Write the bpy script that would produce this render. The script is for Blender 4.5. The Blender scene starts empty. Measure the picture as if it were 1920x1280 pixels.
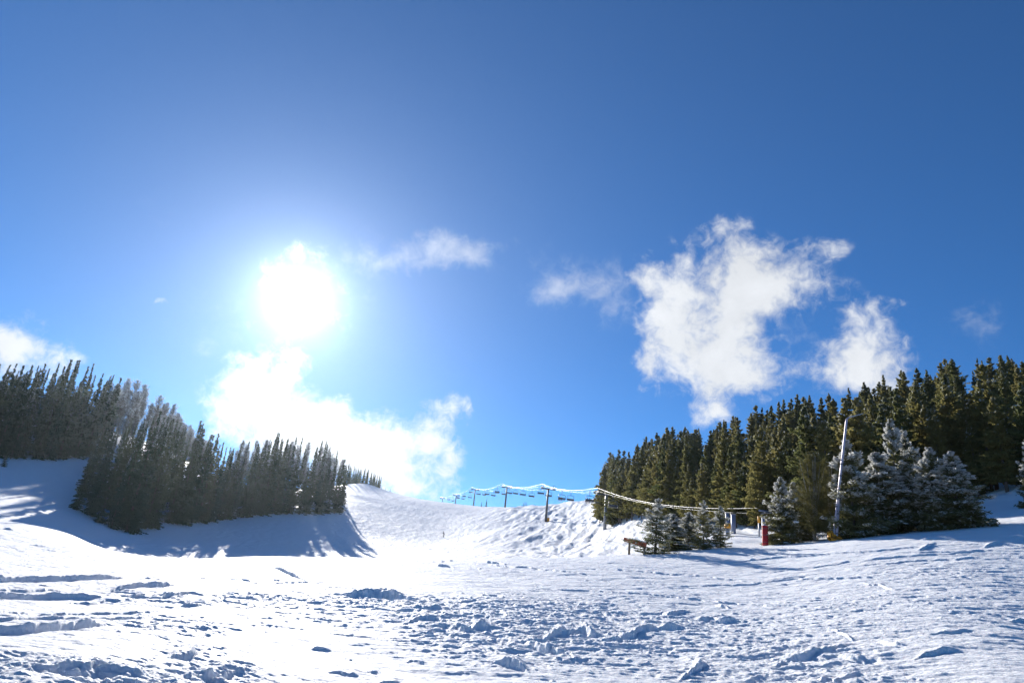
import bpy, math, random
import numpy as np
from mathutils import Vector, Matrix
R = math.radians
rng = np.random.default_rng(7)
random.seed(7)
col = bpy.context.scene.collection
PI = math.pi
HAZE = 0.000045

# ------------------------------------------------------------------ camera
PITCH, ROLL, F = R(20), R(6), 1280.0
cam_d = bpy.data.cameras.new("camera"); cam = bpy.data.objects.new("camera", cam_d); col.objects.link(cam)
cam_d.sensor_width = 36; cam_d.lens = 24; cam_d.clip_start = 0.1; cam_d.clip_end = 9000
CM = (Matrix.Rotation(R(90) + PITCH, 3, 'X') @ Matrix.Rotation(ROLL, 3, 'Z'))
cam.matrix_world = CM.to_4x4()
bpy.context.scene.camera = cam
CMn = np.array(CM)

def ray(u, v):
    """direction in the world of a point of the photograph (1920 x 1280)"""
    d = CMn @ np.array([(u - 960) / F, -(v - 640) / F, -1.0])
    return d / np.linalg.norm(d)
def azel(u, v):
    d = ray(u, v)
    return math.atan2(d[0], d[1]), math.asin(d[2])
def at(u, v, Y):
    d = ray(u, v); return Vector(d * (Y / d[1]))

# ------------------------------------------------------------------ noise
def hash2(ix, iy, s):
    h = (ix.astype(np.int64) * 374761393 + iy.astype(np.int64) * 668265263 + s * 974634777) & 0x7fffffff
    h = ((h ^ (h >> 13)) * 1274126177) & 0x7fffffff
    return ((h ^ (h >> 16)) & 0xffff).astype(np.float32) / 65535.0
def vnoise(x, y, s):
    x0 = np.floor(x); y0 = np.floor(y)
    fx = (x - x0).astype(np.float32); fy = (y - y0).astype(np.float32)
    fx = fx * fx * fx * (fx * (fx * 6 - 15) + 10); fy = fy * fy * fy * (fy * (fy * 6 - 15) + 10)
    a = hash2(x0, y0, s); b = hash2(x0 + 1, y0, s); c = hash2(x0, y0 + 1, s); d = hash2(x0 + 1, y0 + 1, s)
    return (a + (b - a) * fx) * (1 - fy) + (c + (d - c) * fx) * fy
def fbm(x, y, s, octaves=4, gain=0.5):
    t = np.zeros(np.shape(x), np.float32); amp = 1.0; tot = 0
    for k in range(octaves):
        t += amp * vnoise(x, y, s + k); tot += amp
        x, y = (x * 1.6 - y * 1.2) + 17.3, (x * 1.2 + y * 1.6) + 5.1
        amp *= gain
    return t / tot - 0.5
def sstep(a, b, x):
    t = np.clip((x - a) / (b - a), 0, 1); return t * t * (3 - 2 * t)

# ------------------------------------------------------------------ the lie of the land
CTRL = [  # point of the picture, distance along the ground
 (0,1280,9),(0,1190,14),(0,1120,22),(0,1060,34),(0,1010,52),(0,975,74),(0,990,84),(0,945,112),(0,900,135),(0,858,160),(0,775,225),(0,800,330),(0,900,600),
 (130,1001,76),(130,1012,86),(130,966,122),(150,860,175),(150,805,235),(150,830,330),
 (240,1200,13.5),(240,1100,28),(240,1041,66),(240,1060,78),(240,1035,95),(230,1006,118),(230,940,150),(230,815,235),(230,840,330),
 (300,1046,98),(300,990,135),(300,900,190),(320,850,240),(320,880,330),
 (480,1280,12),(480,1200,17),(480,1130,26),(480,1080,41),(480,1044,63),(480,1066,78),(480,1046,116),(480,968,172),(480,915,230),(480,940,330),(480,1050,700),
 (400,975,160),(400,900,225),(620,1046,63),(620,1066,80),(620,1044,124),(610,968,190),(640,912,290),(690,906,330),(640,930,380),
 (700,1046,124),(700,1000,185),(700,919,300),(700,930,380),(700,980,560),(720,1047,64),(720,1065,82),
 (830,1006,200),(830,965,255),(830,942,310),(830,948,380),(830,965,560),
 (960,1280,14),(960,1200,20),(960,1130,30),(960,1080,44),(960,1046,65),(960,1060,82),(960,1044,115),(960,1000,190),(960,951,290),(960,955,360),(960,975,520),(960,1040,900),
 (1022,978,230),(1050,944,285),(1050,955,360),(1130,1042,63),(1130,1050,80),(1130,1034,112),(1132,996,169),(1125,955,225),(1125,934,275),(1125,955,360),
 (1200,1038,62),(1200,1038,80),(1200,1010,115),(1190,979,150),(1200,922,190),(1200,915,220),(1200,960,330),
 (1340,1033,61),(1340,1012,85),(1320,990,110),(1320,880,190),(1320,915,320),(1260,1000,118),
 (1440,1280,16),(1440,1200,23),(1440,1130,34),(1440,1070,48),(1440,1030,61),(1440,1020,72),(1440,1003,92),(1440,965,125),(1440,858,190),(1440,895,320),
 (1600,1015,60),(1600,1005,72),(1600,975,100),(1600,820,190),(1600,860,320),
 (1750,1005,60),(1750,990,72),(1750,960,95),(1750,773,190),(1750,820,320),
 (1920,1280,17),(1920,1200,24),(1920,1130,35),(1920,1050,50),(1920,996,61),(1870,975,72),(1890,948,86),(1900,742,195),(1900,780,320),(1900,1000,700),
 (2250,1280,26),(2250,1100,50),(2250,1010,62),(2250,940,100),(2250,760,190),(2250,850,330),
 (-350,1200,12),(-350,1050,22),(-350,960,50),(-350,920,80),(-350,820,150),(-350,720,230),(-350,800,350),
]
P, V = [], []
def rho(r): return np.log1p(r / 10.0)
for u, v, d in CTRL:
    a, e = azel(u, v); q = rho(d)
    P.append((math.sin(a) * q, math.cos(a) * q)); V.append(d * math.tan(e) / (d + 15))
for d in (0.5, 3, 6):
    for k in range(6):
        a = k * PI / 3; q = rho(d); P.append((math.sin(a) * q, math.cos(a) * q)); V.append(-1.65 / (d + 15))
for a, s in ((75, .04), (105, .03), (140, -.03), (180, -.07), (-140, -.05), (-105, .0), (-72, .02)):
    for d in (20, 60, 180, 600, 2500):
        q = rho(d); P.append((math.sin(R(a)) * q, math.cos(R(a)) * q)); V.append((-1.7 + s * d) / (d + 15))
for a in (-50, -35, -20, -10, 0, 10, 20, 35, 50):
    for d, z in ((1300, -20), (2800, -150)):
        q = rho(d); P.append((math.sin(R(a)) * q, math.cos(R(a)) * q)); V.append(z / (d + 15))
P = np.array(P); V = np.array(V)
def tps(d2): return 0.5 * d2 * np.log(d2 + 1e-9)
n = len(P)
A = np.zeros((n + 3, n + 3)); D2 = ((P[:, None] - P[None]) ** 2).sum(-1)
A[:n, :n] = tps(D2) + np.eye(n) * 2e-4; A[:n, n] = 1; A[:n, n + 1:] = P; A[n, :n] = 1; A[n + 1:, :n] = P.T
W = np.linalg.solve(A, np.concatenate([V, [0, 0, 0]]))
def base(X, Y):
    X = np.asarray(X, float); Y = np.asarray(Y, float); sh = X.shape
    X = X.ravel(); Y = Y.ravel(); r = np.hypot(X, Y) + 1e-6; q = rho(r)
    px = X / r * q; py = Y / r * q; out = W[n] + W[n + 1] * px + W[n + 2] * py
    for i in range(n):
        out += W[i] * tps((px - P[i, 0]) ** 2 + (py - P[i, 1]) ** 2)
    return (out * (r + 15)).reshape(sh)
def hit(u, v, dmin=4.0, dmax=420.0):
    """first point of the land seen at (u, v) of the photograph"""
    d = ray(u, v); h = math.hypot(d[0], d[1])
    t = np.exp(np.linspace(math.log(dmin), math.log(dmax), 1400)) / h
    g = base(d[0] * t, d[1] * t) - d[2] * t
    k = np.where(g > 0)[0]
    if len(k) == 0: k = [int(np.argmax(g))]
    return d[0] * t[k[0]], d[1] * t[k[0]]

# grid
AZ0, AZ1 = R(-45), R(45)
az = np.concatenate([np.linspace(AZ0, AZ1, 1130), np.linspace(AZ1, AZ0 + 2 * PI, 80)[1:-1]])
rr = [0.6]
while rr[-1] < 3200:
    r0 = rr[-1]
    rr.append(r0 * (1.12 if r0 < 7 else 1.0023 if r0 < 72 else 1.0034 if r0 < 320 else 1.05))
rr = np.array(rr); NR, NA = len(rr), len(az)
RRg, AZg = np.meshgrid(rr, az, indexing='ij')
GX = RRg * np.sin(AZg); GY = RRg * np.cos(AZg)
GZ = base(GX, GY)
AZd = np.where(AZg > PI, AZg - 2 * PI, AZg)

def zone(lst):
    m = np.zeros_like(GX, dtype=np.float32)
    for u, v, ru, rv, w in lst:
        a, _ = azel(u, v); x, y = hit(u, v); r = math.hypot(x, y)
        x2, y2 = hit(u, max(v - rv, 1050)); r2 = math.hypot(x2, y2)
        sr = max(0.06, abs(math.log(r2 / r)))
        m += w * np.exp(-((AZd - a) / (ru / F)) ** 2 - (np.log(RRg / r) / sr) ** 2).astype(np.float32)
    return m
fore = (1 - sstep(66, 80, RRg)) * sstep(6, 8, RRg)
rough = zone([(710,1126,120,12,.9),(560,1092,60,8,.5),(150,1262,330,26,1),(420,1262,130,40,1),(860,1150,160,30,.8),(960,1200,190,40,.6),(1120,1200,160,26,.8),(1530,1215,150,40,.75),
              (470,1130,190,26,.55),(1270,1160,190,20,.45),(1720,1140,260,26,.2),(1300,1265,400,14,.35),(330,1160,110,40,.6),(1750,1070,120,20,.4),(1000,1125,150,20,.4)])
smooth = zone([(350,1100,26,12,1),(410,1150,28,14,1),(470,1205,32,16,1),(540,1265,46,18,1),(650,1240,150,40,1),(760,1085,150,20,.9),(200,1215,220,20,.7),(230,1140,220,16,.8),(560,1060,140,14,.7),(1840,1240,120,26,.6),(100,1050,240,30,.6)])
rough = np.clip((rough * (1 + 1.6 * fbm(GX / 5, GY / 7, 55, 3))) - 0.6 * smooth + 0.34 + .5 * fbm(GX / 3.5, GY / 5, 56, 3), 0.05, 1.1)

# moguls and wind texture
X, Y = GX, GY
far = sstep(80, 110, RRg)
ca_, sa_ = math.cos(R(9)), math.sin(R(9))
mx = X * ca_ - Y * sa_; my = X * sa_ + Y * ca_                       # across and along the fall line
wob = 1.3 * fbm(mx / 9, my / 30, 29, 2)
m1 = fbm(mx / 2.6 + wob, my / 15.0, 77, 3, .45); m2 = fbm(mx / 1.1, my / 5.5, 79, 3, .5)
mogw = sstep(-.06, .10, AZd + 0.05 * fbm(X / 20, Y / 20, 5, 2)) * (1 - sstep(.40, .48, AZd)) * sstep(84, 110, RRg) * (1 - sstep(300, 340, RRg))
GZ += mogw * (1.5 * m1 + .45 * m2)
fl = far * (1 - .7 * mogw) * (1 - sstep(400, 700, RRg))
GZ += fl * (.32 * fbm(X / 5, Y / 11, 91, 5, .6) + .17 * fbm(X / .9, Y / 2.6, 93, 3, .6) + .6 * fbm(X / 28, Y / 22, 95, 2))
edge = 1 - 0.35 * sstep(45, 64, RRg)
wv = fore * edge
GZ += wv * 0.16 * fbm(X / 9, Y / 6, 11, 3)
GZ += wv * (.36 + .5 * rough) * 0.23 * fbm(X / 2.0 + .3 * Y, Y / .9, 13, 6, .62)
st = fbm(X / 1.9 - Y * .12, Y / .42, 17, 4, .6)
GZ += wv * (.26 + .6 * rough) * 0.095 * np.clip(st * 1.6, -.4, .6)
st2 = fbm(X / .8 + Y * .1, Y / .22, 19, 4, .62)
GZ += wv * (.55 + .45 * rough) * 0.07 * st2
GZ += wv * .022 * fbm(X / .28, Y / .16, 27, 3, .6)
bl = 1 - np.abs(fbm(X / .55, Y / .5, 23, 5, .6)) * 5
GZ += wv * rough ** 1.5 * 0.055 * np.clip(bl, -.5, 1)

# ridges cut by edges of skis and by the groomer: a steep near side and a gentle far side
RIDGES = [
 ([(-30,1085),(170,1083),(252,1079)],9,.2),([(188,1107),(345,1092)],9,.5),([(-30,1108),(60,1106),(135,1101)],6,.7),([(-30,1115),(100,1115),(207,1117)],9,.15),
 ([(205,1120),(300,1116),(355,1109),(405,1118)],8,.7),([(110,1130),(200,1124),(275,1124)],6,1),([(-30,1148),(150,1149),(332,1145)],3.5,.2),
 ([(-30,1160),(150,1160),(270,1157),(308,1151)],4.5,.3),([(-30,1187),(60,1184),(105,1177),(210,1167)],14,.3),([(335,1135),(385,1132)],9,.8),
 ([(305,1234),(375,1222)],13,1),([(500,1060),(545,1074),(578,1089)],6,1),([(612,1104),(650,1110),(690,1110),(740,1116),(800,1123)],21,.9),
 ([(750,1163),(800,1160),(852,1163)],11,1),([(835,1175),(935,1178)],12,1),([(768,1046),(820,1059),(862,1065)],5,.3),([(920,1232),(995,1250)],20,.9),
 ([(1005,1200),(1050,1182),(1095,1180),(1140,1192)],19,1),([(1105,1196),(1165,1192),(1250,1172),(1335,1176)],14,1),([(960,1196),(1030,1212),(1090,1236)],15,1),
 ([(1070,1133),(1135,1133)],8,.9),([(1228,1150),(1305,1146)],10,1),([(1338,1131),(1372,1138)],10,1),([(1285,1161),(1400,1160)],7,.8),
 ([(1438,1247),(1490,1229),(1560,1216),(1602,1196)],17,.9),([(1555,1178),(1605,1202)],8,1),([(1575,1232),(1630,1240)],8,1),
 ([(1705,1234),(1760,1221),(1808,1214)],9,.8),([(1730,1188),(1838,1179)],5,.6),([(1600,1092),(1690,1104)],4,1),
 ([(1240,1062),(1450,1046),(1650,1031),(1940,1017)],2.2,.3),([(1300,1076),(1600,1053),(1940,1040)],2,.4),([(1180,1100),(1500,1086),(1800,1090)],2.2,.5),([(1000,1062),(1300,1078),(1600,1102)],2,.4),
 ([(880,1096),(1200,1112),(1500,1137),(1820,1172)],2.4,.5),([(400,1100),(600,1131),(820,1150)],2.4,.5),([(820,1052),(1000,1066),(1180,1088)],2.2,.4),([(1640,1040),(1800,1033),(1940,1031)],2,.3),([(560,1180),(760,1198),(900,1222)],2.6,.5),
 ([(1715,1028),(1735,1023),(1758,1017)],6,1),([(1840,1030),(1885,1012)],5,1),([(1560,1068),(1700,1052),(1920,1046)],3,.6),([(610,1255),(640,1257),(680,1265)],7,.9),
 ([(685,1257),(718,1262)],4,.9),([(755,1229),(802,1236)],5,.9),([(636,1226),(668,1231)],4,.9),([(700,1277),(755,1280)],6,.3),([(580,1208),(625,1212)],4,.4),
 ([(880,1050),(960,1060)],4,.5),([(420,1082),(480,1092)],4,.8),([(1500,1275),(1640,1262)],10,1),([(60,1262),(240,1246)],13,1),([(330,1270),(470,1254)],14,1),
 ([(1270,1270),(1330,1240)],14,1),([(1640,1202),(1710,1212)],5,.5),([(1880,1165),(1960,1158)],5,.5),([(890,1112),(960,1120)],5,.7),([(1770,1040),(1850,1030)],3,.4)]
for k, (pts, s, j) in enumerate(RIDGES):
    aa, rc = [], []
    for u, v in pts:
        x, y = hit(u, min(v + s * .3, 1279)); aa.append(math.atan2(x, y)); rc.append(math.hypot(x, y))
    o = np.argsort(aa); aa = np.array(aa)[o]; rc = np.array(rc)[o]
    if aa[-1] - aa[0] < .001: continue
    ci = np.where((az >= aa[0]) & (az <= aa[-1]))[0]
    ac = az[ci]; rcen = np.interp(ac, aa, rc)
    H = s / F * rcen * (0.66 if j > .5 else .92)
    rcen = rcen * (1 + 0.05 * j * fbm(ac * 60, ac * 0 + k, 200 + k, 4))
    nz = np.clip(.9 + j * 1.2 * fbm(ac * 55, ac * 0 + k * 3, 300 + k, 3, .5), .15, 2)
    tpos = (ac - aa[0]) / (aa[-1] - aa[0]); endf = sstep(0, .35, tpos) * sstep(0, .35, 1 - tpos)
    if pts[0][0] < 0: endf = sstep(0, .25, 1 - tpos)
    H = H * endf * nz
    Rs = RRg[:, ci]; gx, gy = GX[:, ci], GY[:, ci]; n2d = fbm(gx / .6, gy / .6, 700 + k, 4, .6)
    t = Rs - rcen[None, :] + n2d * (j * H[None] * 1.8 + (.05 if pts[0][0] < 0 else .16))
    wn = np.maximum(H, .02)[None] * 0.55 + .02; wf = wn * 6 + .2
    prof = np.where(t < 0, np.exp(-(t / wn) ** 2), 1 / (1 + (t / wf) ** 2) * np.exp(-np.abs(t) / (wf * 2.5)))
    trough = -.35 * np.exp(-((t + wn * 2.6) / (wn * 2.2)) ** 2)
    GZ[:, ci] += H[None] * (prof + trough) * (1 + j * .9 * fbm(gx / .5, gy / .5, 800 + k, 4, .6))

# clods
def clods(N, seed, smin, smax, pw, need):
    g = np.random.default_rng(seed)
    for _ in range(N):
        a = g.uniform(R(-40), R(40)); lr = g.uniform(math.log(8), math.log(64)); r = math.exp(lr)
        ia = int((a - AZ0) / (AZ1 - AZ0) * 1129); ir = int(np.searchsorted(rr, r))
        if g.random() * need > rough[ir, ia] ** 3: continue
        s = smin * (smax / smin) ** (g.random() ** pw)          # size in picture units
        rad = s / F * (8 + (r - 8) * .8); 
        da = int(rad / r / (az[1] - az[0])) + 2; dr = int(rad * 1.2 / (rr[ir + 1] - rr[ir])) + 2
        i0, i1, j0, j1 = max(0, ir - dr), ir + dr, max(0, ia - da), min(1129, ia + da)
        sx = g.uniform(.7, 1.7); sy = g.uniform(.6, 1.2)
        dx = (AZg[i0:i1, j0:j1] - a) * r / (rad * sx); dy = (RRg[i0:i1, j0:j1] - r) / (rad * sy)
        ph = g.uniform(0, 6.28); an = np.arctan2(dy, dx)
        q = np.hypot(dx, dy) * (1 + .16 * np.sin(3 * an + ph) + .1 * np.sin(5 * an + 2 * ph))
        GZ[i0:i1, j0:j1] += rad * g.uniform(.25, .65) * np.clip(1 - q * q, 0, 1) ** .8
clods(60000, 3, .9, 6, 4.2, 1.0)
clods(2500, 4, 1.0, 3.5, 2, .25)

# mounds by the trees
def mound(u, v, d, w, h, wy=1.0):
    p = at(u, v, d); X0, Y0 = p.x, p.y
    global GZ
    q = ((GX - X0) / w) ** 2 + ((GY - Y0) / (w * wy)) ** 2
    GZ = GZ + h * np.exp(-q) * (1 + .5 * fbm(GX / .8, GY / .8, int(u), 3))
MOUNDS = [(1296,1030,66,1.2,.75,1.2),(1270,1035,65,.8,.4,1),(1335,1025,66,1.3,.45,1),(1390,1020,72,2.5,.35,1),(1492,1005,72,1.2,.75,1),(1530,1015,68,1.2,.5,1),(1220,1040,66,1.4,.3,1),(1660,1002,66,1.6,.55,1),(1905,965,76,4,.8,1)]
for m in MOUNDS: mound(*m)

def ground_z(x, y):
    a = math.atan2(x, y); r = math.hypot(x, y)
    if AZ0 < a < AZ1:
        j = (a - AZ0) / (AZ1 - AZ0) * 1129; j0 = int(j); fj = j - j0
        i0 = max(0, min(NR - 2, int(np.searchsorted(rr, r)) - 1)); fi = (r - rr[i0]) / (rr[i0 + 1] - rr[i0])
        z = GZ[i0:i0 + 2, j0:j0 + 2]
        return float((z[0, 0] * (1 - fj) + z[0, 1] * fj) * (1 - fi) + (z[1, 0] * (1 - fj) + z[1, 1] * fj) * fi)
    return float(base(x, y))

# ------------------------------------------------------------------ materials
def new_mat(name):
    m = bpy.data.materials.new(name); m.use_nodes = True
    nt = m.node_tree; b = nt.nodes['Principled BSDF']; return m, nt, b
def N(nt, typ, **kw):
    nd = nt.nodes.new(typ)
    for k, v in kw.items():
        if k.startswith('_'): nd.inputs[int(k[1:])].default_value = v
        else: setattr(nd, k, v)
    return nd
def simple(name, c, rough=.6, metal=0, bump=0, scale=20, var=.15):
    m, nt, b = new_mat(name)
    b.inputs['Roughness'].default_value = rough; b.inputs['Metallic'].default_value = metal
    tc = N(nt, 'ShaderNodeTexCoord'); no = N(nt, 'ShaderNodeTexNoise'); no.inputs['Scale'].default_value = scale; no.inputs['Detail'].default_value = 5
    nt.links.new(tc.outputs['Object'], no.inputs['Vector'])
    mx = N(nt, 'ShaderNodeMix', data_type='RGBA'); mx.inputs[6].default_value = (*[x * (1 - var) for x in c], 1); mx.inputs[7].default_value = (*[min(1, x * (1 + var)) for x in c], 1)
    nt.links.new(no.outputs['Fac'], mx.inputs[0]); nt.links.new(mx.outputs[2], b.inputs['Base Color'])
    if bump:
        bp = N(nt, 'ShaderNodeBump'); bp.inputs['Strength'].default_value = bump; nt.links.new(no.outputs['Fac'], bp.inputs['Height']); nt.links.new(bp.outputs[0], b.inputs['Normal'])
    return m

def snow_mat():
    m, nt, b = new_mat('snow')
    L = nt.links.new
    b.inputs['Base Color'].default_value = (.90, .915, .945, 1); b.inputs['Roughness'].default_value = .55
    b.inputs['Specular IOR Level'].default_value = .03
    b.inputs['Subsurface Weight'].default_value = .4; b.inputs['Subsurface Radius'].default_value = (1, 1.15, 1.3); b.inputs['Subsurface Scale'].default_value = .03
    geo = N(nt, 'ShaderNodeNewGeometry')
    mp = N(nt, 'ShaderNodeMapping'); mp.inputs['Scale'].default_value = (1, 1.6, 1); L(geo.outputs['Position'], mp.inputs['Vector'])
    n1 = N(nt, 'ShaderNodeTexNoise'); n1.inputs['Scale'].default_value = 9; n1.inputs['Detail'].default_value = 9; n1.inputs['Roughness'].default_value = .68
    L(mp.outputs[0], n1.inputs['Vector'])
    bp = N(nt, 'ShaderNodeBump'); bp.inputs['Strength'].default_value = 1; bp.inputs['Distance'].default_value = .075
    L(n1.outputs['Fac'], bp.inputs['Height'])
    n2 = N(nt, 'ShaderNodeTexNoise'); n2.inputs['Scale'].default_value = .9; n2.inputs['Detail'].default_value = 8; n2.inputs['Roughness'].default_value = .6
    L(mp.outputs[0], n2.inputs['Vector'])
    bp2 = N(nt, 'ShaderNodeBump'); bp2.inputs['Strength'].default_value = .6; bp2.inputs['Distance'].default_value = .25
    L(n2.outputs['Fac'], bp2.inputs['Height']); L(bp.outputs[0], bp2.inputs['Normal'])
    L(bp2.outputs[0], b.inputs['Normal'])
    return m
SNOW = snow_mat()

def foliage_mat(name, c1, c2, frostc=(.62, .66, .7), frost=.5, trans=.35):
    m, nt, b = new_mat(name); L = nt.links.new; nt.nodes.remove(b)
    out = [x for x in nt.nodes if x.type == 'OUTPUT_MATERIAL'][0]
    oi = N(nt, 'ShaderNodeObjectInfo'); geo = N(nt, 'ShaderNodeNewGeometry')
    no = N(nt, 'ShaderNodeTexNoise'); no.inputs['Scale'].default_value = .9; no.inputs['Detail'].default_value = 4
    L(geo.outputs['Position'], no.inputs['Vector'])
    ad = N(nt, 'ShaderNodeMath', operation='ADD'); L(oi.outputs['Random'], ad.inputs[0]); L(no.outputs['Fac'], ad.inputs[1])
    mr = N(nt, 'ShaderNodeMapRange'); mr.inputs['From Min'].default_value = .35; mr.inputs['From Max'].default_value = 1.25; L(ad.outputs[0], mr.inputs['Value'])
    mx = N(nt, 'ShaderNodeMix', data_type='RGBA'); mx.inputs[6].default_value = (*c1, 1); mx.inputs[7].default_value = (*c2, 1); L(mr.outputs[0], mx.inputs[0])
    at_ = N(nt, 'ShaderNodeAttribute', attribute_name='frost')
    n3 = N(nt, 'ShaderNodeTexNoise'); n3.inputs['Scale'].default_value = 1.7; n3.inputs['Detail'].default_value = 5; L(geo.outputs['Position'], n3.inputs['Vector'])
    a2 = N(nt, 'ShaderNodeMath', operation='MULTIPLY_ADD'); L(n3.outputs['Fac'], a2.inputs[0]); a2.inputs[1].default_value = 1.1; L(at_.outputs['Fac'], a2.inputs[2])
    m2 = N(nt, 'ShaderNodeMapRange', interpolation_type='SMOOTHSTEP'); m2.inputs['From Min'].default_value = 1.55 - frost; m2.inputs['From Max'].default_value = 1.95 - frost; L(a2.outputs[0], m2.inputs['Value'])
    m3 = N(nt, 'ShaderNodeMix', data_type='RGBA'); L(m2.outputs[0], m3.inputs[0]); L(mx.outputs[2], m3.inputs[6]); m3.inputs[7].default_value = (*frostc, 1)
    d = N(nt, 'ShaderNodeBsdfDiffuse'); t = N(nt, 'ShaderNodeBsdfTranslucent'); L(m3.outputs[2], d.inputs[0]); L(m3.outputs[2], t.inputs[0])
    ms = N(nt, 'ShaderNodeMixShader'); ms.inputs[0].default_value = trans; L(d.outputs[0], ms.inputs[1]); L(t.outputs[0], ms.inputs[2])
    L(ms.outputs[0], out.inputs[0])
    return m
M_PINE = foliage_mat('pine_needles', (.090, .110, .042), (.215, .190, .068), frost=-.12, trans=.5)
M_FIR = foliage_mat('fir_needles', (.040, .072, .048), (.090, .108, .062), frost=-.04, trans=.5)
M_SPRUCE = foliage_mat('frosted_spruce_needles', (.070, .086, .040), (.155, .150, .062), frostc=(.58, .58, .56), frost=.37, trans=.45)
M_TWIG = foliage_mat('frosted_twigs', (.125, .11, .095), (.19, .17, .15), frost=.22, trans=.3)
M_BRUSH = foliage_mat('brush_twigs', (.11, .105, .040), (.18, .16, .07), frost=-.25, trans=.3)
M_BARK = simple('conifer_bark', (.10, .08, .065), .9, bump=.3, scale=9)
M_ASPBARK = simple('aspen_bark', (.27, .25, .22), .85, bump=.2, scale=5, var=.3)
M_STEEL = simple('galvanised_steel', (.34, .34, .36), .5, .5, scale=3)
M_DARK = simple('dark_painted_steel', (.07, .075, .085), .5, .2, scale=5)
M_SEAT = simple('seat_vinyl', (.05, .06, .09), .6, scale=6)
M_ROPE = simple('rime_coated_rope', (.26, .26, .27), .35, .0, scale=3, var=.08)
M_RED = simple('red_pad_vinyl', (.42, .012, .02), .75, bump=.1, scale=6)
M_YEL = simple('yellow_pad_foam', (.80, .33, .015), .6, bump=.15, scale=7)
M_WOOD = simple('stained_board', (.30, .075, .03), .75, bump=.35, scale=12)
M_POST = simple('weathered_post', (.22, .17, .12), .85, bump=.4, scale=10)
M_PIPE = simple('painted_snowmaking_pipe', (.40, .35, .40), .45, .3, scale=2)
M_BLUEGREY = simple('blue_grey_steel', (.16, .20, .30), .5, .2, scale=3)
M_JACKET = simple('dark_ski_jacket', (.04, .045, .08), .8, scale=8)
M_REDJ = simple('dark_red_ski_jacket', (.16, .03, .03), .8, scale=8)
M_PANTS = simple('black_ski_trousers', (.025, .025, .03), .8, scale=8)
M_SKIN = simple('skin', (.45, .27, .2), .6, scale=8)
M_HELM = simple('helmet_shell', (.03, .03, .035), .3, scale=8)
M_SKI = simple('ski_topsheet', (.12, .10, .11), .4, scale=8)

# ------------------------------------------------------------------ object helpers
def mesh_np(name, verts, quads=None, tris=None, mat=None, smooth=True, frost=None):
    me = bpy.data.meshes.new(name)
    verts = np.asarray(verts, np.float32); me.vertices.add(len(verts)); me.vertices.foreach_set('co', verts.ravel())
    nq = 0 if quads is None else len(quads); ntr = 0 if tris is None else len(tris)
    idx = np.concatenate([np.asarray(quads, np.int32).ravel() if nq else np.zeros(0, np.int32), np.asarray(tris, np.int32).ravel() if ntr else np.zeros(0, np.int32)])
    st_ = np.concatenate([np.arange(nq) * 4, nq * 4 + np.arange(ntr) * 3]).astype(np.int32)
    me.loops.add(len(idx)); me.loops.foreach_set('vertex_index', idx)
    me.polygons.add(nq + ntr); me.polygons.foreach_set('loop_start', st_)
    me.polygons.foreach_set('use_smooth', np.full(nq + ntr, smooth))
    if frost is not None:
        a_ = me.attributes.new('frost', 'FLOAT', 'POINT'); a_.data.foreach_set('value', np.asarray(frost, np.float32))
    if mat: me.materials.append(mat)
    me.update(calc_edges=True); me.validate()
    return me
def obj(name, me, parent=None):
    o = bpy.data.objects.new(name, me); col.objects.link(o); o.parent = parent; return o
def thing(name, label, cat, loc=(0, 0, 0), rz=0, group=None):
    o = bpy.data.objects.new(name, None); col.objects.link(o); o.location = loc; o.rotation_euler = (0, 0, rz)
    o.empty_display_size = .3
    o['label'] = label; o['category'] = cat
    if group: o['group'] = group
    return o
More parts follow.
